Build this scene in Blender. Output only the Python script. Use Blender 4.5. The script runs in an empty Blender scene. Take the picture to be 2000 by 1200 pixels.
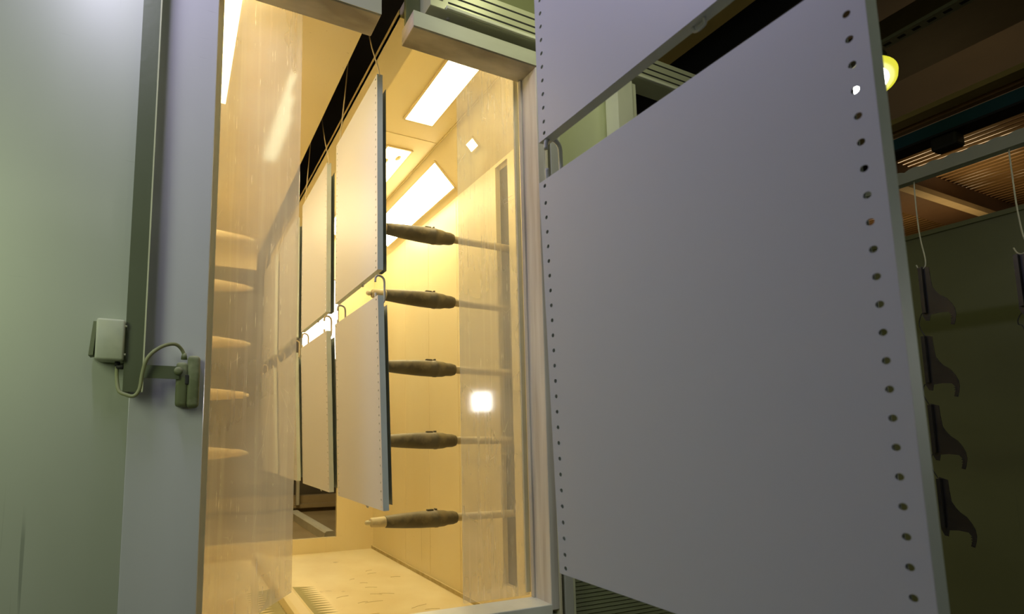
import bpy, bmesh, math, random
from mathutils import Vector, Matrix
random.seed(7)
C = bpy.context.scene
EYE = 1.45                      # camera height above the hall floor; geometry below is written relative to the eye

# ------------------------------------------------------------------ camera
cd = bpy.data.cameras.new('camera'); cam = bpy.data.objects.new('camera', cd); C.collection.objects.link(cam)
C.camera = cam
cd.sensor_width = 36; cd.lens = 36 * 1031.3 / 2000
cd.shift_x = (1000 - 770) / 2000; cd.shift_y = (746 - 600) / 2000
cd.clip_start = .02; cd.clip_end = 100
cam.location = (0, 0, EYE)
cam.rotation_euler = (math.pi/2 + .1063, 0, -.3972)
cd.dof.use_dof = True; cd.dof.focus_distance = 1.95; cd.dof.aperture_fstop = 5.6

# ------------------------------------------------------------------ world, exposure, hall lights, added fill lights
w = bpy.data.worlds.new('world'); C.world = w; w.use_nodes = True
w.node_tree.nodes['Background'].inputs[0].default_value = (.75, .8, .55, 1)
w.node_tree.nodes['Background'].inputs[1].default_value = .018
C.view_settings.view_transform = 'Standard'; C.view_settings.look = 'None'
C.view_settings.exposure = 0; C.view_settings.gamma = 1
C.view_settings.use_curve_mapping = False

def area(name, loc, target, size, power, col, shape='RECTANGLE', sy=None, spread=180):
    l = bpy.data.lights.new(name, 'AREA'); l.shape = shape; l.size = size
    if shape in ('RECTANGLE', 'ELLIPSE'): l.size_y = sy or size
    l.energy = power; l.color = col; l.spread = math.radians(spread)
    o = bpy.data.objects.new(name, l); C.collection.objects.link(o)
    o.location = (loc[0], loc[1], loc[2] + EYE)
    d = Vector(target) - Vector(loc); o.rotation_euler = d.to_track_quat('-Z', 'Y').to_euler()
    return o
area('hall_batten_light', (-.33, 1.0, 1.76), (.35, .93, .75), .6, 9.5, (.74, .69, 1), sy=.07)
area('sheet_fill_light', (-1.3, .32, .75), (-.45, 1.5, .05), .6, 5.2, (.90, 1, .68), sy=1.0, spread=120)  # unseen fill added to brighten the sheet left of the entrance
area('entrance_fill_light', (1.08, 1.05, 1.80), (1.25, 1.5, 1.1), .12, 1.9, (1, 1, .62), sy=.3)  # unseen fill added to light the wall and beam beside the entrance
area('hall_far_light', (3.0, -2.5, 3.2), (4, 3, 0), 1.2, 10, (.95, .95, .45))
area('outfeed_fill_light', (.9, 5.3, 1.9), (.9, 5.6, -1), .6, 22, (1, .82, .5))  # unseen fill added to brighten the deck past the far opening
area('roof_bay_light', (9.5, 3.6, 2.3), (9.5, 4.2, 3.6), 1.5, 9, (1, .72, .33))

# ------------------------------------------------------------------ helpers
def mat(name, col, rough=.5, metal=0., col2=None, scale=6., amt=.5, stretch=(1, 1, 1), scratch=0., scr_col=(.1, .1, .1),
        bump=0., dust=None, spec=None, emis=None, estr=0., lo=.35, hi=.65):
    m = bpy.data.materials.new(name); m.use_nodes = True
    nt = m.node_tree; N = nt.nodes; L = nt.links; b = N['Principled BSDF']
    b.inputs['Roughness'].default_value = rough; b.inputs['Metallic'].default_value = metal
    if spec is not None: b.inputs['Specular IOR Level'].default_value = spec
    tc = N.new('ShaderNodeTexCoord')
    def noise(sc, st, det=4):
        mp = N.new('ShaderNodeMapping'); mp.inputs['Scale'].default_value = st; L.new(tc.outputs['Object'], mp.inputs[0])
        n = N.new('ShaderNodeTexNoise'); n.inputs['Scale'].default_value = sc; n.inputs['Detail'].default_value = det
        L.new(mp.outputs[0], n.inputs['Vector']); return n.outputs['Fac']
    def ramp(src, a, c, v0=0., v1=1.):
        r = N.new('ShaderNodeMapRange'); r.inputs[1].default_value = a; r.inputs[2].default_value = c
        r.inputs[3].default_value = v0; r.inputs[4].default_value = v1; L.new(src, r.inputs[0]); return r.outputs[0]
    def mix(f, a, c):
        x = N.new('ShaderNodeMix'); x.data_type = 'RGBA'
        if isinstance(f, (int, float)): x.inputs[0].default_value = f
        else: L.new(f, x.inputs[0])
        for i, v in ((6, a), (7, c)):
            if isinstance(v, tuple): x.inputs[i].default_value = (*v, 1)
            else: L.new(v, x.inputs[i])
        return x.outputs[2]
    cur = col
    f = ramp(noise(scale, stretch), lo, hi, 0, amt)
    cur = mix(f, col, col2 if col2 else tuple(c*.8 for c in col))
    if scratch:
        for k, st in enumerate(((60, 60, 1.1), (5, 5, 160))):
            s = ramp(noise(1.3, st, 2), .70, .76, 0, scratch)
            msk = ramp(noise(2.3 + k, (1, 1, 1), 2), .5, .62)
            mm = N.new('ShaderNodeMath'); mm.operation = 'MULTIPLY'; L.new(s, mm.inputs[0]); L.new(msk, mm.inputs[1])
            cur = mix(mm.outputs[0], cur, scr_col)
    if dust:
        g = N.new('ShaderNodeNewGeometry'); sp = N.new('ShaderNodeSeparateXYZ'); L.new(g.outputs['Normal'], sp.inputs[0])
        ad = N.new('ShaderNodeMath'); ad.operation = 'ADD'; L.new(sp.outputs[2], ad.inputs[0])
        L.new(ramp(noise(22, (1, 1, 1)), .3, .7, -.45, .45), ad.inputs[1])
        cur = mix(ramp(ad.outputs[0], -.1, .75, 0, .9), cur, dust)
    if isinstance(cur, tuple): b.inputs['Base Color'].default_value = (*cur, 1)
    else: L.new(cur, b.inputs['Base Color'])
    if bump:
        bp = N.new('ShaderNodeBump'); bp.inputs['Strength'].default_value = bump; bp.inputs['Distance'].default_value = .002
        L.new(noise(60, (1, 1, 1)), bp.inputs['Height']); L.new(bp.outputs[0], b.inputs['Normal'])
    if emis:
        b.inputs['Emission Color'].default_value = (*emis, 1); b.inputs['Emission Strength'].default_value = estr
    return m

def acrylic(name, haze, tint, seed=0.):
    """clear scratched sheet: transmission + surface gloss + a diffuse film of dust and scratches"""
    m = bpy.data.materials.new(name); m.use_nodes = True
    nt = m.node_tree; N = nt.nodes; L = nt.links; N.remove(N['Principled BSDF']); out = N['Material Output']
    tc = N.new('ShaderNodeTexCoord')
    def noise(sc, st, det=3):
        mp = N.new('ShaderNodeMapping'); mp.inputs['Scale'].default_value = st; mp.inputs['Location'].default_value = (seed, seed, seed)
        L.new(tc.outputs['Object'], mp.inputs[0])
        n = N.new('ShaderNodeTexNoise'); n.inputs['Scale'].default_value = sc; n.inputs['Detail'].default_value = det
        L.new(mp.outputs[0], n.inputs['Vector']); return n.outputs['Fac']
    def rg(src, a, c, v0, v1):
        r = N.new('ShaderNodeMapRange'); L.new(src, r.inputs[0])
        for i, v in enumerate((a, c, v0, v1)): r.inputs[i+1].default_value = v
        return r.outputs[0]
    def add(a, c, op='ADD'):
        x = N.new('ShaderNodeMath'); x.operation = op; x.use_clamp = True
        for i, v in enumerate((a, c)):
            if isinstance(v, float): x.inputs[i].default_value = v
            else: L.new(v, x.inputs[i])
        return x.outputs[0]
    f = rg(noise(2.2, (1, 1, 1)), .3, .75, haze*.55, haze*1.35)
    f = add(f, rg(noise(1, (55, 55, 1.3)), .5, .8, 0, haze*.3))
    s1 = rg(noise(1, (260, 260, 9), 2), .66, .72, 0, .5)
    s2 = rg(noise(1, (16, 16, 16), 3), .50, .60, 0, 1)
    f = add(f, add(s1, s2, 'MULTIPLY'))
    vo = N.new('ShaderNodeTexVoronoi'); vo.feature = 'DISTANCE_TO_EDGE'; vo.inputs['Scale'].default_value = 5.5
    mp = N.new('ShaderNodeMapping'); mp.inputs['Scale'].default_value = (3, 3, .8); L.new(tc.outputs['Object'], mp.inputs[0]); L.new(mp.outputs[0], vo.inputs['Vector'])
    s3 = rg(vo.outputs['Distance'], .0, .006, .25, 0)
    f = add(f, add(s3, rg(noise(4, (1, 1, 1)), .55, .62, 0, 1), 'MULTIPLY'))
    tr = N.new('ShaderNodeBsdfTransparent'); tr.inputs[0].default_value = (*tint, 1)
    df = N.new('ShaderNodeBsdfDiffuse'); df.inputs[0].default_value = (.88, .87, .86, 1)
    tl = N.new('ShaderNodeBsdfTranslucent'); tl.inputs[0].default_value = (.90, .87, .82, 1)
    md = N.new('ShaderNodeMixShader'); md.inputs[0].default_value = .5; L.new(df.outputs[0], md.inputs[1]); L.new(tl.outputs[0], md.inputs[2])
    m1 = N.new('ShaderNodeMixShader'); L.new(f, m1.inputs[0]); L.new(tr.outputs[0], m1.inputs[1]); L.new(md.outputs[0], m1.inputs[2])
    gl = N.new('ShaderNodeBsdfGlossy'); gl.inputs['Roughness'].default_value = .07
    ge = N.new('ShaderNodeNewGeometry'); vd = N.new('ShaderNodeVectorMath'); vd.operation = 'DOT_PRODUCT'
    L.new(ge.outputs['Incoming'], vd.inputs[0]); L.new(ge.outputs['Normal'], vd.inputs[1])
    ab = N.new('ShaderNodeMath'); ab.operation = 'ABSOLUTE'; L.new(vd.outputs['Value'], ab.inputs[0])
    om = N.new('ShaderNodeMath'); om.operation = 'SUBTRACT'; om.inputs[0].default_value = 1; L.new(ab.outputs[0], om.inputs[1])
    pw = N.new('ShaderNodeMath'); pw.operation = 'POWER'; L.new(om.outputs[0], pw.inputs[0]); pw.inputs[1].default_value = 5
    fr = N.new('ShaderNodeMath'); fr.operation = 'MULTIPLY_ADD'; L.new(pw.outputs[0], fr.inputs[0]); fr.inputs[1].default_value = .96; fr.inputs[2].default_value = .035
    m2 = N.new('ShaderNodeMixShader'); L.new(fr.outputs[0], m2.inputs[0]); L.new(m1.outputs[0], m2.inputs[1]); L.new(gl.outputs[0], m2.inputs[2])
    L.new(m2.outputs[0], out.inputs[0])
    return m

def lamp_mat(name, col, s):
    m = bpy.data.materials.new(name); m.use_nodes = True; nt = m.node_tree; N = nt.nodes; L = nt.links
    b = N['Principled BSDF']; b.inputs['Base Color'].default_value = (.8, .8, .75, 1)
    b.inputs['Emission Color'].default_value = (*col, 1); b.inputs['Emission Strength'].default_value = s
    return m

def thing(name, label, cat, loc, group=None):
    o = bpy.data.objects.new(name, None); C.collection.objects.link(o); o.empty_display_size = .05
    o.location = (loc[0], loc[1], loc[2] + EYE); o['label'] = label; o['category'] = cat
    if group: o['group'] = group
    return o
def obj(name, bm, m, parent=None, smooth=False, label=None):
    """link a bmesh; coordinates of the bmesh are eye-relative world ones (top level) or local ones (parent given)"""
    me = bpy.data.meshes.new(name)
    bmesh.ops.recalc_face_normals(bm, faces=bm.faces[:])
    if smooth:
        for f in bm.faces: f.smooth = True
    if parent is None:
        xs = [v.co for v in bm.verts]
        lo = Vector([min(v[i] for v in xs) for i in range(3)]); hi = Vector([max(v[i] for v in xs) for i in range(3)])
        org = Vector(((lo.x+hi.x)/2, (lo.y+hi.y)/2, lo.z))
        for v in bm.verts: v.co -= org
    bm.to_mesh(me); bm.free()
    for mm in (m if isinstance(m, (list, tuple)) else [m]): me.materials.append(mm)
    o = bpy.data.objects.new(name, me); C.collection.objects.link(o)
    if parent is None: o.location = (org.x, org.y, org.z + EYE)
    else: o.parent = parent
    if label: o['label'] = label
    return o
def tag(o, label, cat, group=None):
    o['label'] = label; o['category'] = cat
    if group: o['group'] = group
    return o
def struct(name, bm, m):
    o = obj(name, bm, m); o['kind'] = 'structure'; return o
def BM(): return bmesh.new()
def box(bm, x0, x1, y0, y1, z0, z1, bev=0, seg=2):
    r = bmesh.ops.create_cube(bm, size=1)
    for v in r['verts']:
        v.co = Vector(((x0+x1)/2 + v.co.x*(x1-x0), (y0+y1)/2 + v.co.y*(y1-y0), (z0+z1)/2 + v.co.z*(z1-z0)))
    if bev:
        es = list({e for v in r['verts'] for e in v.link_edges})
        bmesh.ops.bevel(bm, geom=es, offset=bev, segments=seg, profile=.5, affect='EDGES')
    return bm
def prism(bm, pts, a, b, axis='x'):
    """polygon pts extruded between a and b along axis"""
    def P(p, t):
        return {'x': (t, p[0], p[1]), 'y': (p[0], t, p[1]), 'z': (p[0], p[1], t)}[axis]
    A = [bm.verts.new(P(p, a)) for p in pts]; B = [bm.verts.new(P(p, b)) for p in pts]
    bm.faces.new(A); bm.faces.new(B[::-1]); n = len(pts)
    for i in range(n): bm.faces.new((A[i], B[i], B[(i+1) % n], A[(i+1) % n]))
    return bm
def tube(bm, pts, r, n=10, sub=6):
    """round bar through pts (Catmull-Rom smoothed)"""
    P = [Vector(p) for p in pts]; path = []
    if sub > 1 and len(P) > 2:
        Q = [2*P[0]-P[1]] + P + [2*P[-1]-P[-2]]
        for i in range(1, len(Q)-2):
            for k in range(sub):
                t = k/sub; a, b, c, d = Q[i-1:i+3]
                path.append(.5*((2*b)+(c-a)*t+(2*a-5*b+4*c-d)*t*t+(3*b-a-3*c+d)*t**3))
        path.append(P[-1])
    else: path = P
    rings = []; up = None
    for i, p in enumerate(path):
        t = (path[min(i+1, len(path)-1)] - path[max(i-1, 0)]).normalized()
        if up is None:
            up = t.orthogonal().normalized()
        up = (up - t*up.dot(t)).normalized(); s = t.cross(up)
        rr = r(i/(len(path)-1)) if callable(r) else r
        rings.append([bm.verts.new(p + (up*math.cos(2*math.pi*k/n)+s*math.sin(2*math.pi*k/n))*rr) for k in range(n)])
    for a, b in zip(rings, rings[1:]):
        for k in range(n): bm.faces.new((a[k], a[(k+1) % n], b[(k+1) % n], b[k]))
    bm.faces.new(rings[0]); bm.faces.new(rings[-1][::-1])
    return bm
def lathe(bm, prof, axis='x', n=28, c=(0, 0, 0)):
    """prof: list of (position along axis, radius)"""
    rings = []
    for t, r in prof:
        ring = []
        for k in range(n):
            a = 2*math.pi*k/n; u, v = math.cos(a)*max(r, 1e-4), math.sin(a)*max(r, 1e-4)
            q = {'x': (t, u, v), 'y': (u, t, v), 'z': (u, v, t)}[axis]
            ring.append(bm.verts.new((q[0]+c[0], q[1]+c[1], q[2]+c[2])))
        rings.append(ring)
    for a, b in zip(rings, rings[1:]):
        for k in range(n): bm.faces.new((a[k], a[(k+1) % n], b[(k+1) % n], b[k]))
    bm.faces.new(rings[0][::-1]); bm.faces.new(rings[-1])
    return bm

# ------------------------------------------------------------------ materials
M = {}
M['booth'] = mat('booth_plastic', (.83, .73, .47), .32, col2=(.76, .62, .33), scale=1.6, amt=.7, stretch=(1, 1, .5), scratch=.35, scr_col=(.38, .28, .1), lo=.3, hi=.7)
M['booth_floor'] = mat('booth_floor_plastic', (.84, .74, .47), .45, col2=(.70, .57, .29), scale=3, amt=.6, scratch=.5, scr_col=(.2, .15, .05))
M['steel'] = mat('brushed_panel_steel', (.58, .62, .52), .46, .2, col2=(.44, .49, .36), scale=1.2, amt=.8, stretch=(1, 1, .3), scratch=.5, scr_col=(.2, .23, .18))
M['steel_strip'] = mat('brushed_strip_steel', (.90, .91, .94), .15, .25, col2=(.70, .72, .76), scale=2.5, amt=.5, stretch=(1, 1, .25), scratch=.4, scr_col=(.3, .3, .36))
M['olive'] = mat('olive_painted_steel', (.17, .2, .12), .4, .2, col2=(.12, .14, .07), scale=3, amt=.7, stretch=(1, 1, .4), bump=.15)
M['olive_edge'] = mat('pale_bar_edge', (.75, .77, .5), .45)
M['dusty'] = mat('powder_dusted_cream_steel', (.60, .55, .45), .6, col2=(.28, .24, .18), scale=4.5, amt=.9, stretch=(.7, 2, 2.5), scratch=.4, scr_col=(.75, .7, .58))
M['jamb'] = mat('wiped_jamb_steel', (.74, .71, .68), .5, col2=(.42, .36, .31), scale=3, amt=.75, stretch=(9, 9, .5), scratch=.3, scr_col=(.85, .84, .83))
M['greenish'] = mat('pale_green_steel', (.66, .68, .52), .5, col2=(.52, .52, .38), scale=5, amt=.6, stretch=(.6, 1, 2))
M['panel'] = mat('lavender_grey_powder_coat', (.56, .57, .66), .42, col2=(.53, .54, .63), scale=2, amt=.3, bump=.03)
M['flange'] = mat('blue_grey_coated_edge', (.60, .66, .68), .45)
M['channel'] = mat('shadow_grey_channel', (.36, .40, .37), .6)
M['wire'] = mat('coated_hook_wire', (.50, .50, .52), .5, col2=(.35, .34, .33), scale=30)
M['wire_warm'] = mat('tan_hanger_wire', (.60, .50, .35), .55)  # warmer tan copy of the hook wire
M['gun'] = mat('dusty_grey_gun_plastic', (.060, .055, .045), .5, col2=(.13, .12, .09), scale=9, amt=.6, dust=(.26, .22, .13), bump=.1)
M['gun_light'] = mat('powdery_lit_gun_plastic', (.62, .5, .3), .6, col2=(.5, .4, .22), scale=9)  # paler copy of the gun plastic: powder plus light painted in
M['tube'] = mat('dusty_gun_tube', (.62, .54, .38), .5, col2=(.4, .34, .22), scale=9, amt=.6, dust=(.8, .7, .45))
M['slot'] = mat('rubber_slot_dark', (.045, .042, .035), .6, col2=(.10, .09, .07), scale=9)
M['lamp'] = lamp_mat('booth_lamp_diffuser', (1, .84, .48), 17.0)
M['lampframe'] = mat('dusty_lamp_frame', (.80, .66, .36), .5)
M['sensor'] = mat('dusty_sensor_plastic', (.17, .2, .09), .7, col2=(.11, .13, .05), scale=14, bump=.2, dust=(.4, .42, .26))
M['boxgrey'] = mat('grey_box_plastic', (.62, .66, .52), .6, col2=(.42, .46, .28), scale=9, amt=.6, dust=(.65, .68, .48))
M['boxdark'] = mat('dark_box_lid', (.20, .23, .12), .6)
M['cable'] = mat('dusty_cable', (.34, .36, .18), .6, col2=(.3, .32, .14), scale=12)
M['rubber'] = mat('black_rubber', (.03, .03, .025), .6)
M['alu'] = mat('anodised_profile', (.60, .62, .42), .4, .2, col2=(.5, .52, .32), scale=5)
M['groove'] = mat('profile_groove', (.02, .02, .015), .8)
M['green_wall'] = mat('yellow_green_panel', (.70, .74, .46), .55, .0, col2=(.55, .60, .36), scale=1.5, amt=.6)
M['post'] = mat('pale_post', (.80, .82, .62), .5)
M['cream'] = mat('cream_profile', (.78, .72, .52), .5)
M['grey_prof'] = mat('grey_profile', (.50, .50, .46), .5, col2=(.42, .42, .38), scale=6, stretch=(8, 8, .5))
M['ribbed'] = mat('ribbed_dark_green', (.18, .2, .09), .5)
M['hall_wall'] = mat('olive_enclosure_wall', (.24, .25, .10), .4, col2=(.17, .175, .06), scale=.8, amt=.8, stretch=(1, 1, 1.4), scratch=.2, scr_col=(.1, .1, .04))
M['dark_roof'] = mat('dark_roof', (.07, .05, .028), .8, col2=(.045, .035, .022), scale=.6, amt=1)
M['dark_brown'] = mat('dark_brown_duct', (.17, .12, .06), .7, col2=(.1, .075, .04), scale=2.5, amt=1, stretch=(1, .4, 1))
M['beam_yellow'] = mat('ochre_beam', (.50, .40, .13), .6, col2=(.4, .32, .1), scale=2)
M['beam_teal'] = mat('teal_beam', (.02, .10, .13), .5)
M['beam_black'] = mat('black_beam', (.02, .025, .03), .6)
M['slat'] = mat('timber_roof_slat', (.42, .25, .09), .6, col2=(.25, .13, .05), scale=3, stretch=(4, .3, 4))
M['rail_grey'] = mat('grey_green_rail', (.26, .28, .19), .6)
M['floor'] = mat('concrete_floor', (.16, .16, .12), .6, scale=1.5)
M['bracket'] = mat('black_bracket_steel', (.022, .022, .022), .35, .3, col2=(.05, .045, .04), scale=12)
M['pale_wire'] = mat('pale_hanger_wire', (.62, .62, .42), .5)
M['acrylic'] = acrylic('scratched_acrylic', .34, (.98, .95, .88))
M['acrylic_r'] = acrylic('scratched_acrylic_clearer', .27, (.98, .97, .93), 3.7)
M['highbay'] = lamp_mat('yellow_lamp_glass', (.95, .9, .03), .8)
M['hot'] = lamp_mat('lamp_core', (1, 1, .9), 14)
M['flood'] = lamp_mat('square_flood_face', (1, .98, .93), 60)

# ------------------------------------------------------------------ booth shell
XL, XR, YF, YI, YB = -.33, 1.61, 1.5, 1.6, 4.3          # inner walls, front face, inner front face, back wall
ZF, ZC, ZH, ZS, ZL = -.927, 1.5, 1.742, -.558, 1.39      # floor, soffit, raised ceiling, sill, lintel
b = BM(); box(b, XL-.03, XR+.03, YI-.02, YB+.03, ZF-.03, ZF)
struct('floor_booth', b, M['booth_floor'])
b = BM()                                                  # right wall with the slot cut for the guns
box(b, XR, XR+.03, YI, 2.262, ZF, 1.525); box(b, XR, XR+.03, 2.378, YB, ZF, 1.525)
box(b, XR, XR+.03, 2.262, 2.378, ZF, -.748); box(b, XR, XR+.03, 2.262, 2.378, 1.505, 1.525)
for y in (2.02, 2.82, 3.22, 3.62): box(b, XR-.0015, XR, y, y+.004, ZF+.02, 1.52)
box(b, XR-.012, XR, YI, YB, ZF, ZF+.02)
struct('wall_right', b, M['booth'])
b = BM(); box(b, XR+.03, XR+.10, 2.25, 2.39, ZF, 1.54)
o = struct('trim_1', b, M['slot'])
b = BM()
box(b, XL-.03, XL, YI, 3.29, ZF, 1.6); box(b, XL-.03, XL, 3.39, YB, ZF, 1.6); box(b, XL-.03, XL, 3.29, 3.39, ZF, -.6)
struct('wall_left', b, M['booth'])
b = BM(); box(b, XL-.10, XL-.03, 3.27, 3.41, ZF, 1.6); struct('trim_2', b, M['slot'])
b = BM()                                                  # ceiling left of the conveyor slot
box(b, .285, .5925, YI, YB, ZC, ZC+.012); box(b, .5805, .5925, YI, YB, ZC+.012, 1.62)
box(b, -.12, .287, YI, YB, 1.518, 1.538)
prism(b, [(XL-.03, 1.275), (-.12, 1.518), (-.12, 1.538), (XL-.03, 1.295)], YI, YB, 'y')
struct('ceiling_left', b, M['booth'])
b = BM()                                                  # ceiling right of the slot, raised bay and 45 degree slope
box(b, .69, .80, YI, YB, ZC, ZC+.012); box(b, .69, .694, YI, YB, ZC, ZC+.03)
box(b, .788, .80, YI, YB, ZC+.012, ZH); box(b, .80, 1.393, YI, YB, ZH, ZH+.02)
prism(b, [(1.393, ZH), (1.64, 1.495), (1.66, 1.515), (1.393, ZH+.03)], YI, YB, 'y')
for y in (2.64, 3.5): box(b, .80, 1.393, y, y+.004, ZH-.002, ZH)
box(b, 1.386, 1.392, YI, YB, ZH-.006, ZH)
struct('ceiling_right', b, M['booth'])
def holed_wall(x0, x1, z0, z1, y0, y1, hx0, hx1, hz0, hz1):
    b = BM()
    box(b, x0, hx0, y0, y1, z0, z1); box(b, hx1, x1, y0, y1, z0, z1)
    box(b, hx0, hx1, y0, y1, z0, hz0)
    box(b, hx0, .585, y0, y1, hz1, z1); box(b, .70, hx1, y0, y1, hz1, z1)
    return b
struct('wall_back', holed_wall(XL-.03, XR+.03, ZF, 1.78, YB, YB+.03, .19, 1.287, -.81, 1.365), M['booth'])
b = BM()
box(b, XL-.03, .06, YI-.02, YI, ZF, 1.78); box(b, 1.24, XR+.03, YI-.02, YI, ZF, 1.78)
box(b, .06, 1.24, YI-.02, YI, ZF, ZS-.03); struct('wall_front', b, M['booth'])
# front frame of the entrance
b = BM(); box(b, .70, 1.262, 1.562, 1.578, 1.452, 2.0); struct('wall_front_upper', b, mat('dark_olive_sheet', (.22, .24, .11), .5))
b = BM(); box(b, -.6, .5828, YF-.003, YF-.0005, ZL+.003, 1.72); struct('trim_15', b, M['greenish'])
b = BM(); box(b, .6995, 1.262, YF-.003, YF-.0005, ZL+.003, 1.449); struct('trim_16', b, M['greenish'])
b = BM(); box(b, -.6, .583, YF, YI, ZL, 1.72, .004); struct('trim_3', b, M['dusty'])
b = BM(); box(b, .699, 1.262, YF, YI, ZL, 1.45, .003); struct('trim_4', b, M['dusty'])
b = BM(); box(b, 1.205, 1.238, YF, YI, ZS-.02, 1.39, .003); box(b, 1.197, 1.205, YI-.016, YI, ZS, 1.39, .002)
struct('trim_5', b, M['jamb'])
b = BM(); box(b, .079, 1.21, YF, YI, ZS-.035, ZS, .003); struct('trim_6', b, mat('pale_sill', (.90, .91, .86), .4, col2=(.6, .62, .55), scale=5))
b = BM(); box(b, .079, 1.24, YF+.006, YF+.03, -EYE, ZS-.036); struct('trim_7', b, M['steel'])
# the smooth sheet left of the entrance (with its brighter edge strip)
b = BM(); box(b, -1.6, -.105, YF, YF+.012, -EYE, 1.72); struct('wall_front_left', b, M['steel'])
b = BM(); box(b, -.105, .0765, YF-.001, YF+.012, -EYE, 1.72, .002); struct('trim_8', b, M['steel_strip'])

b = BM(); box(b, XR-.016, XR-.0125, YI, YB, ZF+.0005, ZF+.024); struct('trim_17', b, mat('dark_corner_strip', (.42, .33, .14), .8, col2=(.65, .55, .3), scale=20))  # darker strip along the foot of the right wall
gm = mat('floor_scuff', (.45, .34, .12), .8)
for k in range(26):
    xx = random.uniform(.9, 1.5); yy = random.uniform(2.0, 3.6); an = random.uniform(-.5, .5); ln = random.uniform(.03, .12)
    b = BM(); tube(b, [(xx, yy, ZF+.0005), (xx+ln*.5*math.cos(an), yy+ln*.5*math.sin(an)+.006, ZF+.0005), (xx+ln*math.cos(an), yy+ln*math.sin(an), ZF+.0005)], .0010, 5, 3)
    if k == 0: sc = b
    else:
        me_ = bpy.data.meshes.new('tmp'); b.to_mesh(me_); sc.from_mesh(me_); b.free(); bpy.data.meshes.remove(me_)
o = obj('floor_scratches', sc, gm); tag(o, 'thin dark scuff marks scattered on the yellow booth floor', 'scratches'); o['kind'] = 'stuff'
# ------------------------------------------------------------------ booth lamps
M['lamp_dim'] = lamp_mat('booth_lamp_diffuser_side', (1, .70, .30), 6.5)
def booth_lamp(loc, rot, lx, ly, label, insects=False, lm='lamp'):
    t = thing('ceiling_light', label, 'light', loc, 'booth lights'); t.rotation_euler = rot
    b = BM()
    for s in (-1, 1):
        box(b, s*(lx/2)-.006, s*(lx/2)+.006, -ly/2, ly/2, -.003, .004); box(b, -lx/2, lx/2, s*ly/2-.006, s*ly/2+.006, -.003, .004)
    obj('light_frame', b, M['lampframe'], t)
    b = BM(); box(b, -lx/2+.006, lx/2-.006, -ly/2+.006, ly/2-.006, -.002, .003); obj('diffuser', b, M[lm], t)
    if insects:
        for k, (x, y) in enumerate(((.03, -ly/2+.10), (-.03, -ly/2+.16))):
            b = BM(); bmesh.ops.create_uvsphere(b, u_segments=10, v_segments=6, radius=.017)
            for v in b.verts: v.co = Vector((x+v.co.x, y+v.co.y*2.0, -.004+v.co.z*.3))
            obj('debris', b, M['lampframe'], t, True)
    return t
zc = ZH - .004
booth_lamp((1.19, 2.09, zc), (0, 0, 0), .175, .80, 'bright ceiling light of the booth nearest the entrance, beyond the lintel')
booth_lamp((1.20, 3.17, zc), (0, 0, 0), .165, .80, 'booth ceiling light with two dark specks, half behind the hanging panel', True)
booth_lamp((1.20, 3.98, zc), (0, 0, 0), .165, .5, 'farthest flat ceiling light of the booth')
r45 = math.radians(-45)
sl = lambda x: 3.135 - x - .007
booth_lamp((1.500, 3.32, sl(1.500)), (0, math.radians(45), 0), .20, 1.12, 'long booth light on the sloping ceiling, behind the topmost spray gun')
booth_lamp((1.490, 2.42, sl(1.490)), (0, math.radians(45), 0), .06, .08, 'tiny glowing square on the slope seen at the edge of the right acrylic sheet')  # small glowing square for the bright spot by the acrylic edge
booth_lamp((.085, 2.0, 1.513), (0, 0, 0), .17, .76, 'booth light at the far left behind the scratched acrylic door')
booth_lamp((.085, 3.3, 1.513), (0, 0, 0), .17, .9, 'second booth light at the far left, behind the acrylic door')

for yy, ll in ((2.15, 'nearer booth light on the left slope, outside the view behind the smooth sheet'), (3.3, 'farther booth light on the left slope, outside the view behind the smooth sheet')):
    booth_lamp((-.215, yy, 1.405), (0, math.radians(-45), 0), .20, .95, ll, False, 'lamp_dim')  # unseen lights mirrored from the right slope, added to brighten the panels
# ------------------------------------------------------------------ acrylic doors
def acrylic_door(x, y, ang, wd, z0, z1, m, label):
    t = thing('acrylic_door', label, 'door', (x, y, z0)); t.rotation_euler = (0, 0, ang)
    b = BM(); prism(b, [(0, 0), (.09, 0), (.182, .054), (wd, .098), (wd, z1-z0), (0, z1-z0)] if ang == 0 else [(0, 0), (wd, 0), (wd, z1-z0), (0, z1-z0)], -.002, .002, 'y'); obj('acrylic_sheet', b, m, t)
    b = BM(); box(b, -.002, .018, -.006, .006, .01, z1-z0-.01, .002); obj('hinge_strip', b, M['cream'], t)
    return t
acrylic_door(.08, 1.612, 0, .266, -.552, 1.47, M['acrylic'], 'scratched clear acrylic sheet filling the left side of the booth entrance')
acrylic_door(1.203, 1.616, math.radians(180), .272, -.556, 1.47, M['acrylic_r'], 'narrow clear acrylic sheet at the right side of the booth entrance')

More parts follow.
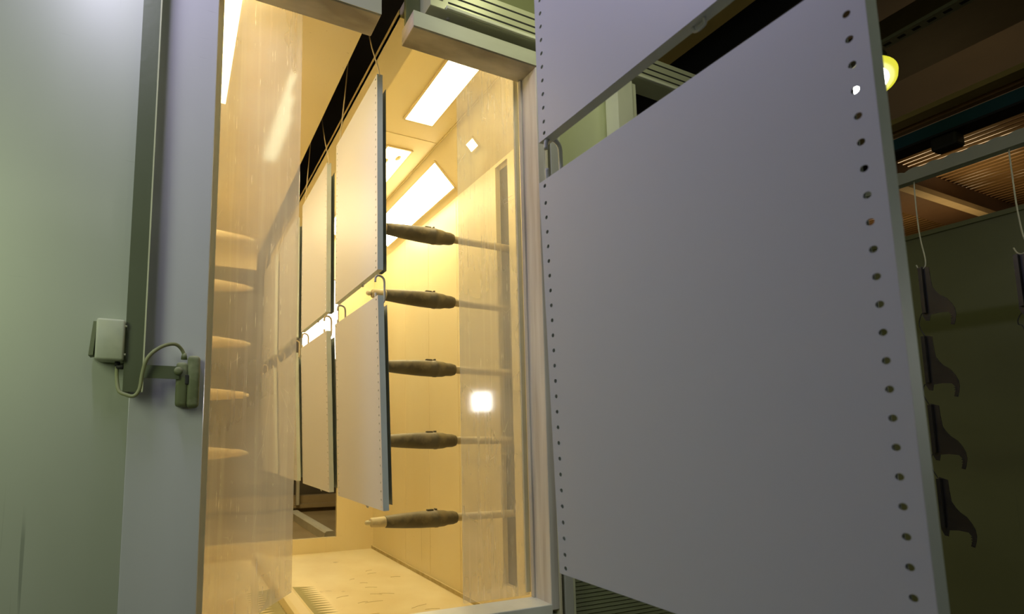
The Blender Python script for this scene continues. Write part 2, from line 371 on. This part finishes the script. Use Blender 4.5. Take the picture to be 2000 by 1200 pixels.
# ------------------------------------------------------------------ shelf panels
PW, PH, PT = .523, .737, .021
def perforated(bm, y0, y1, z0, z1, zs, hy, hr, x=0.):
    """vertical strip y0..y1 in plane x with round holes at (hy, z) for z in zs"""
    mids = [z0] + [(a+c)/2 for a, c in zip(zs, zs[1:])] + [z1]
    n = 12
    for i, z in enumerate(zs):
        a0, a1 = mids[i], mids[i+1]
        outer = []; inner = []
        for k in range(n):
            an = 2*math.pi*(k+.5)/n; c, s = math.cos(an), math.sin(an)
            inner.append(bm.verts.new((x, hy+hr*c, z+hr*s)))
            ty = ((y1-hy)/c if c > 1e-6 else (y0-hy)/c if c < -1e-6 else 1e9)
            tz = ((a1-z)/s if s > 1e-6 else (a0-z)/s if s < -1e-6 else 1e9)
            t = min(ty, tz); outer.append((t*c+hy, t*s+z))
        cor = {0: (y1, a1), 1: (y0, a1), 2: (y0, a0), 3: (y1, a0)}
        ov = [bm.verts.new((x, *p)) for p in outer]
        for k in range(n):
            k2 = (k+1) % n; p, q = outer[k], outer[k2]
            same = abs(p[0]-q[0]) < 1e-6 or abs(p[1]-q[1]) < 1e-6
            if same: bm.faces.new((inner[k], ov[k], ov[k2], inner[k2]))
            else:
                qd = (0 if math.cos(2*math.pi*(k+1)/n) > 0 and math.sin(2*math.pi*(k+1)/n) > 0 else
                      1 if math.cos(2*math.pi*(k+1)/n) < 0 and math.sin(2*math.pi*(k+1)/n) > 0 else
                      2 if math.cos(2*math.pi*(k+1)/n) < 0 else 3)
                cv = bm.verts.new((x, *cor[qd]))
                bm.faces.new((inner[k], ov[k], cv, ov[k2], inner[k2]))
def quad(bm, *p):
    bm.faces.new([bm.verts.new(q) for q in p])
def make_panel(label, group):
    t = thing('shelf_panel', label, 'panel', (0, 0, 0), group)
    hz = [.0135 + .022] + [.0135 + .022 + .0222 + .0285*k for k in range(23)]
    hz = [z for z in hz if z < PH-.03] + [PH-.012]
    hz = [.012] + [.012+.0235+.0285*k for k in range(24)] + [PH-.012]
    b = BM()
    e = .030
    perforated(b, 0, e, 0, PH, hz, .0165, .0037); perforated(b, PW-e, PW, 0, PH, hz, PW-.0165, .0037)
    quad(b, (0, e, 0), (0, PW-e, 0), (0, PW-e, PH), (0, e, PH))
    bmesh.ops.remove_doubles(b, verts=b.verts[:], dist=1e-5)
    o = obj('face_sheet', b, M['panel'], t)
    sd = o.modifiers.new('thick', 'SOLIDIFY'); sd.thickness = .001; sd.offset = 0
    b = BM(); box(b, .0006, PT, 0, .0012, 0, PH); box(b, PT-.0012, PT, .0012, .012, .0, PH); obj('side_flange', b, M['flange'], t)
    b = BM(); box(b, .0006, PT, PW-.0012, PW, 0, PH); box(b, PT-.0012, PT, PW-.012, PW-.0012, .0, PH); obj('side_flange', b, M['flange'], t)
    b = BM(); box(b, .0006, PT, .0015, PW-.0015, 0, .0012); obj('bottom_flange', b, M['flange'], t)
    b = BM(); box(b, .0006, PT, .0015, PW-.0015, PH-.0012, PH); obj('top_flange', b, M['flange'], t)
    for y in (.040,):
        b = BM(); z0, z1 = .012, PH-.022
        box(b, PT+.0002, PT+.0014, y, y+.046, z0, z1); box(b, PT+.0278, PT+.029, y, y+.046, z0, z1); box(b, PT+.0014, PT+.0278, y+.044, y+.046, z0, z1)
        obj('slotted_channel', b, M['channel'], t)
    b = BM(); tube(b, [(.010, PW*.36-.008, .001), (.012, PW*.36-.007, -.009), (.012, PW*.36+.007, -.009), (.012, PW*.36+.011, .001)], .0022, 8)
    obj('latch', b, M['wire'], t)
    return t
def dup(root, label):
    r = root.copy(); C.collection.objects.link(r); r['label'] = label
    for ch in root.children:
        c = ch.copy(); C.collection.objects.link(c); c.parent = r
    return r
GP = 'perforated shelf panels on the conveyor'
def tilt_panel(t, y, zbot, dx, xt=.64, crook=0.):
    """hang: top edge at X=xt, bottom edge pushed out by dx"""
    a = -math.atan2(dx, PH)
    t.location = (xt + dx, y, zbot + EYE); t.rotation_euler = (crook, a, 0)
p0 = make_panel('large light grey shelf panel with holes filling the right foreground', GP)
tilt_panel(p0, .273, -.244, .020)
spec = [(.272, .576, .002, 'light grey shelf panel cut off by the picture top, above the large foreground panel'),
        (1.686, .590, .004, 'upper shelf panel nearest inside the booth, its near edge blue-grey'),
        (1.672, -.243, .022, 'lower shelf panel nearest inside the booth, hooked below the upper one'),
        (2.365, .590, .006, 'second upper shelf panel in the booth, lit warm yellow'),
        (2.335, -.243, .024, 'second lower shelf panel in the booth, lit warm yellow'),
        (3.05, .590, .006, 'third upper shelf panel, mostly behind the left acrylic door'),
        (3.02, -.243, .028, 'third lower shelf panel, mostly behind the left acrylic door'),
        (3.74, .590, .006, 'fourth upper shelf panel, only a faint shape through the acrylic door'),
        (3.72, -.243, .028, 'fourth lower shelf panel, only a faint shape through the acrylic door')]
for y, z, dx, lab in spec:
    tilt_panel(dup(p0, lab), y, z, dx)

# ------------------------------------------------------------------ hooks between panels
def make_hook(label):
    # C-shaped wire: long leg on the far side from the face, both ends curling back towards the face
    pts = [(-.017, 0, .070), (-.016, 0, .085), (-.010, 0, .093), (-.002, 0, .0945), (.009, 0, .091), (.017, 0, .079), (.018, 0, .05), (.018, 0, .012), (.013, 0, -.002), (.001, 0, -.007), (-.009, 0, -.003), (-.015, 0, .010), (-.016, 0, .030)]
    b = BM(); tube(b, pts, .0040, 10, 5)
    return b
hp = [(.779, .492, 'grey wire hook joining the two foreground panels at their left corner', M['wire'], 1.0),
      (1.712, .488, 'wire hook at the near corner between the nearest booth panels', M['wire'], 1),
      (2.175, .488, 'wire hook at the far corner between the nearest booth panels', M['wire'], 1),
      (2.395, .488, 'wire hook at the near corner between the second pair of booth panels', M['wire_warm'], 1),
      (2.855, .488, 'wire hook at the far corner between the second pair of booth panels', M['wire_warm'], 1),
      (3.08, .488, 'wire hook at the near corner of the third pair of panels, by the acrylic edge', M['wire_warm'], 1),
      (3.53, .488, 'wire hook at the far corner of the third pair of panels, behind acrylic', M['wire_warm'], 1),
      (3.77, .488, 'wire hook at the near corner of the fourth pair of panels, behind acrylic', M['wire_warm'], 1),
      (4.22, .488, 'wire hook at the far corner of the fourth pair of panels, behind acrylic', M['wire_warm'], 1)]
for y, z, lab, mm, s in hp:
    b = make_hook('')
    for v in b.verts: v.co = v.co + Vector((.662, y, z - .006))
    tag(obj('panel_hook', b, mm, None, True), lab, 'hook', 'wire hooks between panels')

# ------------------------------------------------------------------ overhead conveyor and hanger wires
b = BM(); box(b, .60, .69, .1, 9, 2.02, 2.03); box(b, .642, .648, .1, 9, 2.03, 2.14); box(b, .60, .69, .1, 9, 2.14, 2.15)
tag(obj('conveyor_rail', b, M['dark_brown']), 'dark overhead conveyor rail seen up through the slot in the booth roof', 'rail')
names = ['above the foreground panels', 'above the nearest booth panels', 'above the second pair of booth panels', 'above the third pair of panels', 'above the fourth pair of panels']
for y0, nm in zip((.272, 1.686, 2.365, 3.05, 3.74), names):
    for k, (yy, side) in enumerate(((y0+.006, 'near'), (y0+PW-.03, 'far'))):
        b = BM(); ym = y0 + PW/2 + (.005 if k else -.005)
        zt = 1.327
        tube(b, [(.648, yy, zt-.012), (.648, yy, zt+.02), (.646, yy + (ym-yy)*.4, 1.56), (.645, ym, 2.0), (.645, ym, 2.03)], .0026, 8, 4)
        tag(obj('hanger_wire', b, M['wire_warm'], None, True), 'thin bent hanger wire %s, at their %s corner' % (nm, side), 'wire', 'hanger wires through the booth slot')

# ------------------------------------------------------------------ spray guns
def make_gun(label, group, body, mirror=1):
    """local: muzzle at origin pointing -X*mirror, body runs to +X"""
    t = thing('spray_gun', label, 'spray gun', (0, 0, 0), group); s = mirror
    b = BM(); lathe(b, [(0, .006), (.004, .010), (.016, .012), (.02, .008), (.03, .009)]); obj('nozzle', b, M['cream'], t, True)
    b = BM(); lathe(b, [(.026, .017), (.030, .021), (.095, .0245), (.098, .0225)]); obj('nozzle_sleeve', b, M['tube'] if body is M['gun'] else body, t, True)
    b = BM(); lathe(b, [(.097, .0245), (.10, .0265), (.18, .033), (.28, .038), (.35, .039), (.352, .0405), (.365, .0405), (.367, .039), (.40, .037), (.42, .032), (.45, .031), (.468, .026), (.475, .015)])
    for v in b.verts:
        if v.co.z < 0: v.co.z *= 1.05
    obj('gun_body', b, body, t, True)
    b = BM()
    box(b, .31, .345, -.008, .008, .036, .046, .003); box(b, .353, .362, -.01, .01, .040, .048, .002)
    obj('air_fitting', b, body, t)
    b = BM(); lathe(b, [(.470, .019), (.85, .019)]); obj('support_tube', b, M['tube'], t, True)
    if s < 0: t.rotation_euler = (0, 0, math.pi)
    return t
zr = [1.017, .685, .340, -.012, -.383]
labs = ['topmost dark spray gun on the right wall, in front of the sloping light', 'second dark spray gun from the top, right wall, nozzle showing between panels',
        'third dark spray gun from the top on the right wall', 'fourth dark spray gun from the top on the right wall', 'lowest spray gun on the right wall, its nozzle showing below the panel']
g0 = None
for z, lab in zip(zr, labs):
    g = make_gun(lab, 'spray guns on the right wall', M['gun']) if g0 is None else dup(g0, lab)
    g0 = g0 or g
    g.location = (.824, 2.305, z + EYE)
zl = [1.25, .935, .58, .262, -.09]
labs = ['topmost spray gun of the left row, against the bright ceiling', 'second spray gun from the top of the left row, powdery and painted as lit', 'middle spray gun of the left row, powdery and painted as lit',
        'fourth spray gun from the top of the left row, powdery and painted as lit', 'lowest spray gun of the left row, behind the acrylic door']
g1 = None
for z, lab in zip(zl, labs):
    g = make_gun(lab, 'spray guns of the left row', M['gun_light'], -1) if g1 is None else dup(g1, lab)
    g1 = g1 or g
    g.rotation_euler = (0, 0, math.pi); g.location = (.43, 3.34, z + EYE)

# ------------------------------------------------------------------ floor rail and louvres
b = BM(); prism(b, [(.595, ZF), (.605, ZF+.05), (.625, ZF+.058), (.675, ZF+.058), (.695, ZF+.05), (.705, ZF)], 1.64, 4.22, 'y')
t = tag(obj('floor_rail', b, M['booth']), 'raised yellow rail running along the booth floor', 'rail')
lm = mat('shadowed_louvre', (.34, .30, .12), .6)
for sd, lab in ((-1, 'row of small louvred air slits left of the booth floor rail, seen through acrylic'), (1, 'row of small louvred air slits right of the booth floor rail')):
    b = BM(); xa = .65 + sd*.056; xb = .65 + sd*(.056+.16)
    x0, x1 = min(xa, xb), max(xa, xb)
    box(b, x0, x1, 1.65, 3.4, ZF, ZF+.0006)
    y = 1.66
    while y < 3.36:
        vs = [(xa, y, ZF+.0006), (xa, y+.022, ZF+.013), (xb, y+.012, ZF+.0006)]
        A = [b.verts.new(v) for v in vs]; B_ = [b.verts.new((v[0], v[1], ZF+.0002)) for v in vs]
        b.faces.new(A); b.faces.new(B_[::-1])
        for k in range(3): b.faces.new((A[k], B_[k], B_[(k+1) % 3], A[(k+1) % 3]))
        y += .043
    fl = tag(obj('floor_louvre', b, [M['booth_floor'], lm]), lab, 'grille', 'floor louvres')
    me = fl.data
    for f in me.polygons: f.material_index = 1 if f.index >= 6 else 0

# ------------------------------------------------------------------ beyond the far opening
M['tan'] = mat('dim_tan_deck', (.50, .38, .19), .6, col2=(.38, .28, .13), scale=2, amt=1)
b = BM(); prism(b, [(1.38, -.98), (1.38, -.90), (1.40, -.885), (1.47, -.885), (1.49, -.90), (1.49, -.98)], 5.0, 6.6, 'y')
tag(obj('guide_bar', b, M['cream']), 'pale bar on the floor outside the far booth opening', 'bar')
b = BM(); box(b, -1.2, 3, 7.2, 7.35, -1.45, -.78); box(b, -1.2, 3, 7.1, 7.2, -.93, -.88)
tag(obj('low_platform', b, M['tan']), 'low brown platform beyond the far booth opening', 'platform')
b = BM(); box(b, -1.2, 3.2, 4.9, 7.1, -1.06, -.98); tag(obj('outfeed_deck', b, M['tan']), 'brown deck outside the far booth opening', 'platform')
t = thing('far_glow', 'bright white glow seen past the second pair of panels, beyond the far booth opening', 'window', (1.95, 7.05, 1.0))
b = BM(); box(b, -.36, .22, 0, .01, .1, 1.9); obj('glow_pane', b, lamp_mat('far_glow_panel', (1, .97, .85), 2.2), t)  # emissive pane standing for the white area past the opening
b = BM(); box(b, -.40, -.36, -.02, .02, -1.88, 2.0); box(b, .22, .26, -.02, .02, -1.88, 2.0); obj('glow_frame', b, M['cream'], t)
b = BM(); box(b, -1.2, 3.2, 8.2, 8.3, -EYE, 2.2); struct('wall_far', b, mat('far_brown_wall', (.26, .2, .11), .7, col2=(.16, .12, .06), scale=1.5, amt=1))

# ------------------------------------------------------------------ sensor assembly on the left sheet
b = BM(); prism(b, [(-.1165, YF-.002), (-.1165, YF-.045), (-.0735, YF-.045), (-.0735, YF-.042), (-.1135, YF-.042), (-.1135, YF-.002)], .114, 1.70, 'z')
br = thing('mounting_bar', 'long olive angle bar hanging down the smooth sheet left of the entrance', 'bar', (-.095, YF-.02, .114))
for v in b.verts: v.co -= Vector((-.095, YF-.02, .114))
obj('angle_profile', b, M['olive'], br)
b = BM(); box(b, .0205, .024, -.0252, -.0215, 0, 1.586); obj('bright_edge', b, M['olive_edge'], br, label='pale edge')  # pale strip down the right edge of the bar
jb = thing('junction_box', 'small square grey junction box at the lower left of the long bar', 'box', (-.154, YF-.001, .189))
b = BM(); box(b, -.026, .037, -.058, 0, 0, .103, .006, 3); obj('box_body', b, M['boxgrey'], jb, True)
b = BM(); prism(b, [(-.040, .010), (-.030, .012), (-.0255, .095), (-.033, .095)], -.05, -.008, 'y'); obj('box_lid', b, M['boxdark'], jb)
for z in (.016, .087):
    b = BM(); lathe(b, [(.036, .003), (.041, .003)], 'x', 12, (0, -.05, z)); obj('screw', b, M['olive_edge'], jb, True)
b = BM(); lathe(b, [(-.012, .006), (.0, .006)], 'z', 12, (.022, -.03, 0)); obj('cable_gland', b, M['rubber'], jb, True)
sb = thing('sensor_bracket', 'short flat dark bracket between the long bar and the sensor', 'bracket', (-.0735, YF-.044, .150))
b = BM(); box(b, -.004, .085, -.002, .001, 0, .033); obj('arm', b, M['olive'], sb)
b = BM(); lathe(b, [(-.009, .004), (-.008, .010), (-.003, .011), (-.0015, .008)], 'y', 16, (.083, 0, .021)); obj('clamp_knob', b, M['sensor'], sb, True)
b = BM(); lathe(b, [(-.06, .004), (-.046, .006), (-.044, .004)], 'x', 12, (0, .003, .025)); obj('stud', b, M['rubber'], sb, True)
se = thing('photo_sensor', 'rounded dusty olive photo sensor beside the entrance edge', 'sensor', (.034, YF-.021, .078))
b = BM(); box(b, -.030, -.001, -.020, .020, .002, .118, .009, 3); obj('rear_shell', b, M['sensor'], se, True)
b = BM(); box(b, -.003, .028, -.021, .020, 0, .137, .010, 3); obj('front_shell', b, M['sensor'], se, True)
b = BM(); box(b, -.008, .001, -.0215, -.015, .06, .085, .002); obj('indicator_window', b, M['rubber'], se)
b = BM(); lathe(b, [(-.003, .008), (.006, .007), (.014, .005)], 'z', 14, (-.012, 0, .130)); obj('cable_gland', b, M['sensor'], se, True)
b = BM(); tube(b, [(-.132, 1.47, .184), (-.131, 1.462, .150), (-.124, 1.452, .116), (-.108, 1.447, .106), (-.090, 1.444, .103), (-.078, 1.442, .120), (-.073, 1.44, .160), (-.064, 1.435, .196), (-.045, 1.44, .220), (-.022, 1.45, .236), (.000, 1.462, .241), (.014, 1.474, .232), (.022, 1.479, .218)], .0046, 12, 8)
tag(obj('sensor_cable', b, M['cable'], None, True), 'dusty green cable looping from the junction box to the sensor', 'cable')

# ------------------------------------------------------------------ profile beam above the entrance and outer right side
b = BM(); box(b, 0, 1.70, 0, .08, 0, .113, .002)
bt = thing('profile_beam', 'grooved pale green aluminium beam crossing above the entrance to the right', 'beam', (.755, 1.482, 1.475))
obj('beam_body', b, M['alu'], bt)
for z in (.031, .057, .089):
    b = BM(); box(b, .07, 1.70, -.0012, .001, z-.0028, z+.0028); obj('groove', b, M['groove'], bt)
b = BM(); box(b, .06, 1.70, -.010, -.001, .0, .012, .002); obj('lower_lip', b, M['post'], bt)
b = BM(); lathe(b, [(-.003, .006), (0, .007)], 'z', 12, (.085, .03, 0)); obj('screw', b, M['grey_prof'], bt, True)
b = BM(); box(b, -.004, .05, -.003, .01, .03, .113, .001); obj('end_plate', b, M['jamb'], bt)
b = BM(); box(b, 1.238, 1.249, YF-.002, YI, -EYE, 1.38, .002); struct('trim_9', b, M['cream'])
b = BM(); box(b, 1.249, 1.264, YF+.03, YI, -EYE, 1.38); struct('trim_10', b, M['groove'])
b = BM()
for k in range(130): box(b, 1.249, 1.253, YF+.003, YF+.008, -.7+k*.0125, -.694+k*.0125)
struct('trim_11', b, M['grey_prof'])
b = BM(); box(b, 1.264, 1.300, YF, YI, -EYE, 1.38, .002); struct('trim_12', b, M['grey_prof'])
b = BM(); box(b, 1.300, 1.318, YF+.01, YI, -EYE, 1.38, .002); struct('trim_13', b, M['post'])
b = BM(); box(b, 1.318, 1.66, 1.56, 1.575, -.35, 1.46); struct('wall_outer_right', b, M['green_wall'])
b = BM()
for k in range(75): prism(b, [(1.545, -1.42+k*.0142), (1.56, -1.42+k*.0142), (1.56, -1.41+k*.0142), (1.549, -1.41+k*.0142)], 1.318, 2.1, 'x')
box(b, 1.318, 2.1, 1.56, 1.575, -EYE, -.35); struct('wall_outer_lower', b, M['ribbed'])
b = BM(); box(b, 1.60, 1.685, 1.49, 1.555, -.36, 1.46, .003); box(b, 1.685, 1.715, 1.50, 1.555, -.36, 1.46, .003)
struct('trim_14', b, M['post'])
b = BM(); box(b, 1.72, 2.9, 1.75, 1.77, -EYE, 1.55); struct('wall_side_dark', b, mat('shaded_olive_sheet', (.12, .12, .06), .6))  # dark panel put in for the dark area past the post

# ------------------------------------------------------------------ hall: floor, roof, beams, far wall
b = BM(); box(b, -7, 16, -6, 16, -EYE-.05, -EYE); struct('floor', b, M['floor'])
b = BM(); box(b, -7, 16, -6, 16, 5.2, 5.25); struct('ceiling', b, M['dark_roof'])
b = BM(); box(b, 16, 16.1, -6, 16, -EYE, 5.2); struct('wall_east', b, M['dark_roof'])
b = BM(); box(b, -7, 16, 16, 16.1, -EYE, 5.2); struct('wall_north', b, M['dark_roof'])
b = BM(); box(b, -7.1, -7, -6, 16, -EYE, 5.2); struct('wall_west', b, mat('grey_green_hall_wall', (.32, .36, .26), .8, col2=(.22, .26, .15), scale=.7, amt=1))
b = BM(); box(b, -7, 16, -6.1, -6, -EYE, 5.2); struct('wall_south', b, mat('grey_green_hall_wall_south', (.30, .34, .2), .8, col2=(.2, .24, .12), scale=.7, amt=1))
b = BM(); box(b, 4.0, 4.05, -1.5, 7, -EYE, 1.192, .004); box(b, 3.985, 4.0, -1.5, 7, 1.17, 1.195)
struct('wall_enclosure', b, M['hall_wall'])
def ybeam(name, x0, x1, y0, y1, z0, z1, m, label):
    b = BM(); box(b, x0, x1, y0, y1, z0, z1); return tag(obj(name, b, m), label, 'beam')
ybeam('roof_beam', 4.0*1.137-.35, 4.0*1.195, -2, 9, 4.0, 4.3, M['beam_yellow'], 'dim ochre roof beam in the gap between the two foreground panels')
ybeam('roof_beam', 4.0*1.29, 4.0*1.31, -2, 9, 4.0, 4.5, M['beam_black'], 'narrow black beam just above the upper edge of the large panel')
ybeam('roof_beam', 6.6, 7.36, -2, 12, 3.98, 4.3, mat('dim_ochre_duct', (.12, .09, .03), .6), 'wide dim brown beam behind the yellow lamp')
ybeam('roof_beam', 6.28, 6.44, -2, 12, 3.0, 3.05, M['beam_yellow'], 'ochre beam running above the teal beam')
ybeam('roof_beam', 6.52, 6.60, -2, 12, 3.0, 3.06, M['slat'], 'thin rust brown beam between the ochre and teal beams')
t = thing('crane_beam', 'dark teal beam crossing the upper right of the hall', 'beam', (6.1, 3, 2.62))
b = BM(); box(b, -.04, .04, -5, 6, 0, .13); obj('beam_web', b, M['beam_teal'], t)
b = BM(); box(b, -.10, .10, -5, 6, -.02, 0); obj('beam_flange', b, M['beam_black'], t)
b = BM(); box(b, -.09, .06, -.95, -.78, -.14, -.02, .02); obj('clamp', b, M['rubber'], t)
t = thing('cable_tray', 'perforated grey cable tray above the yellow lamp', 'tray', (5.75, 3, 3.5))
b = BM(); box(b, -.06, .06, -4, 6, 0, .03); obj('tray_base', b, M['rail_grey'], t)
b = BM()
for k in range(90): box(b, -.02, .02, -3.5+k*.1, -3.45+k*.1, -.002, .0)
o = obj('tray_slots', b, M['groove'], t); o['kind'] = 'stuff'
# slatted roof deck over the far bay
b = BM()
for k in range(64):
    x = 8.0 + k*.115
    prism(b, [(x, 3.50), (x+.075, 3.50), (x+.075, 3.512), (x, 3.512)], -1, 14, 'y')
o = struct('ceiling_slats', b, M['slat'])
b = BM(); box(b, 8.0, 16, -1, 14, 3.66, 3.7); 
rm = mat('glowing_roof_sheet', (.3, .2, .1), .7); nt = rm.node_tree; pb = nt.nodes['Principled BSDF']
tc = nt.nodes.new('ShaderNodeTexCoord'); nz = nt.nodes.new('ShaderNodeTexNoise'); nz.inputs['Scale'].default_value = .9
nt.links.new(tc.outputs['Object'], nz.inputs['Vector']); mr = nt.nodes.new('ShaderNodeMapRange'); nt.links.new(nz.outputs['Fac'], mr.inputs[0])
mr.inputs[1].default_value = .5; mr.inputs[2].default_value = .62; mr.inputs[3].default_value = .03; mr.inputs[4].default_value = 1.3
pb.inputs['Emission Color'].default_value = (1, .74, .4, 1); nt.links.new(mr.outputs[0], pb.inputs['Emission Strength'])  # patchy glow put in as daylight showing between the slats
struct('ceiling_bay', b, rm)
b = BM(); box(b, 7.9, 12.5, 3.38, 3.85, 3.19, 3.45); tag(obj('roof_beam', b, mat('brown_cross_beam', (.13, .07, .035), .6)), 'brown cross beam under the slatted roof', 'beam')
b = BM(); box(b, 7.6, 12.5, 3.30, 3.40, 3.10, 3.17); tag(obj('roof_beam', b, mat('buff_cross_beam', (.55, .42, .25), .6)), 'thin buff edge below the brown cross beam', 'beam')
# conveyor return rail with scalloped edge, hangers and brackets
t = thing('chain_rail', 'grey-green conveyor rail with a scalloped upper edge at the right', 'rail', (2.6, 1.0, .985))
pts = []; n = 60
for k in range(n):
    y0 = -1.5 + k*.055
    for a in (0, .25, .5, .75): pts.append((y0 + a*.055, .045 + .009*math.sin(math.pi*a)))
b = BM(); prism(b, [(-1.5, 0)] + pts + [(-1.5+n*.055, 0)], -.004, .004, 'x'); obj('rail_web', b, M['rail_grey'], t)
b = BM(); box(b, -.02, .02, -1.5, 1.8, -.003, 0); obj('rail_flange', b, M['rail_grey'], t)
b = BM(); box(b, 2.58, 2.62, -.6, -.56, 1.03, 5.2); tag(obj('rail_hanger', b, M['rail_grey']), 'vertical drop rod holding the scalloped rail', 'rod')
prof = [(1.024, .648), (1.001, .639), (1.0, .604), (.997, .562), (.988, .542), (.978, .527), (.961, .511), (.949, .488), (.943, .47), (.941, .448), (.945, .425), (.949, .409), (.959, .412), (.954, .431), (.953, .446), (.961, .459), (.987, .462), (1.011, .459), (1.015, .437), (1.025, .439), (1.033, .46)]
def bracket(dy, dz, label):
    t = thing('hanging_bracket', label, 'bracket', (2.6, 1.015+dy, .437+dz), 'black brackets hanging at the right')
    b = BM(); prism(b, [(p[0]-1.015, p[1]-.437) for p in prof], -.0015, .0015, 'x'); obj('plate', b, M['bracket'], t)
    b = BM()
    for k in range(4): box(b, -.003, .004, -.0655+k*.0008, -.059, -.022+k*.009, -.0185+k*.009)
    obj('teeth', b, M['bracket'], t)
    b = BM(); box(b, -.016, .0, .002, .0125, .03, .205); obj('folded_edge', b, M['bracket'], t)
    return t
bracket(0, 0, 'black hooked steel bracket, topmost in the hanging column right of the large panel')
bracket(.012, -.262, 'black hooked steel bracket, second in the hanging column')
bracket(.014, -.520, 'black hooked steel bracket, third in the hanging column')
bracket(.012, -.790, 'black hooked steel bracket, lowest in the column, mostly behind the large panel')
bracket(-.245, -.03, 'black steel bracket cut off by the right edge of the picture, at the upper hook')
bracket(-.245, -.56, 'black steel bracket just inside the right edge of the picture, low down')
def wire(pts, r, m, label):
    b = BM(); tube(b, [(2.6, *p) for p in pts], r, 8, 5)
    return tag(obj('hanger_wire', b, m, None, True), label, 'wire', 'wires holding the black brackets')
wire([(1.014, 1.03), (1.018, .93), (1.018, .81), (1.015, .742), (1.009, .681), (1.010, .650), (1.020, .636), (1.030, .640), (1.036, .658)], .0022, M['pale_wire'], 'pale hooked wire holding the topmost black bracket')
wire([(.765, 1.03), (.765, .912), (.764, .784), (.759, .684), (.752, .64), (.757, .619), (.768, .614), (.777, .622), (.783, .640)], .0022, M['pale_wire'], 'pale hooked wire near the right edge of the picture')
wire([(1.026, .455), (1.035, .468), (1.046, .428), (1.034, .385), (1.026, .38)], .0016, M['bracket'], 'thin black wire link between the first and second bracket')
wire([(1.038, .19), (1.048, .2), (1.056, .165), (1.042, .125), (1.036, .118)], .0016, M['bracket'], 'thin black wire link between the second and third bracket')
wire([(.776, .425), (.790, .405), (.794, .38), (.780, .34), (.776, .06)], .0016, M['bracket'], 'thin black wire link at the right edge of the picture')
wire([(1.038, -.07), (1.048, -.06), (1.056, -.10), (1.042, -.14), (1.036, -.148)], .0016, M['bracket'], 'thin black wire link between the third and lowest bracket')
# lamps of the hall
def batten(x0, x1, y0, y1, e, label):
    t = thing('hall_light', label, 'light', ((x0+x1)/2, (y0+y1)/2, 2.5)); hx, hy = (x1-x0)/2, (y1-y0)/2
    b = BM(); box(b, -hx, hx, -hy, hy, 0, .02); obj('diffuser', b, lamp_mat('hall_diffuser', (.90, .97, .66), e), t)
    b = BM(); box(b, -hx-.01, hx+.01, -hy-.01, hy+.01, .02, .07, .004); obj('housing', b, M['jamb'], t)
    b = BM(); box(b, -.01, .01, -.01, .01, .07, 2.7); obj('drop_rod', b, M['rubber'], t)
batten(.66, .77, -1.4, -.2, 12, 'long hall light behind the camera, mirrored in the left acrylic sheet')
t = thing('highbay_lamp', 'round glowing yellow lamp at the upper right, half behind the large panel', 'lamp', (4.2, 1.80, 2.375))
RT = Vector((.55, .1, .83)).to_track_quat('Z', 'Y').to_matrix()
def turned(b):
    for v in b.verts: v.co = RT @ v.co
    return b
b = BM(); lathe(b, [(-.01, .115), (.0, .132), (.05, .13), (.11, .10), (.16, .06), (.18, .03)], 'z', 32); obj('glass_dome', turned(b), M['highbay'], t, True)
b = BM(); lathe(b, [(-.016, .085), (-.011, .09)], 'z', 32); obj('lamp_lens', turned(b), M['hot'], t, True)
b = BM(); bmesh.ops.create_uvsphere(b, u_segments=20, v_segments=14, radius=.055)
for v in b.verts: v.co += Vector((-.10, .045, -.073))
obj('bulb', b, M['hot'], t, True)
b = BM(); lathe(b, [(.165, .06), (.26, .06), (.27, .02)], 'z', 20); obj('lamp_housing', turned(b), M['rubber'], t, True)
p = RT @ Vector((0, 0, .25))
b = BM(); box(b, p.x-.012, p.x+.012, p.y-.012, p.y+.012, p.z-.02, 2.82); obj('drop_rod', b, M['rubber'], t)
t = thing('flood_light', 'square hall flood light behind the camera, mirrored in the right acrylic sheet', 'lamp', (2.9, -1.38, .37))
t.rotation_euler = (0, 0, math.radians(32))
b = BM(); box(b, -.09, .09, .0, .004, -.09, .09); obj('flood_face', b, M['flood'], t)
b = BM(); box(b, -.11, .11, -.07, -.002, -.11, .11, .01); obj('flood_housing', b, M['rubber'], t)
b = BM(); box(b, -.02, .02, -.05, -.01, -1.82, -.10); obj('stand', b, M['rubber'], t)
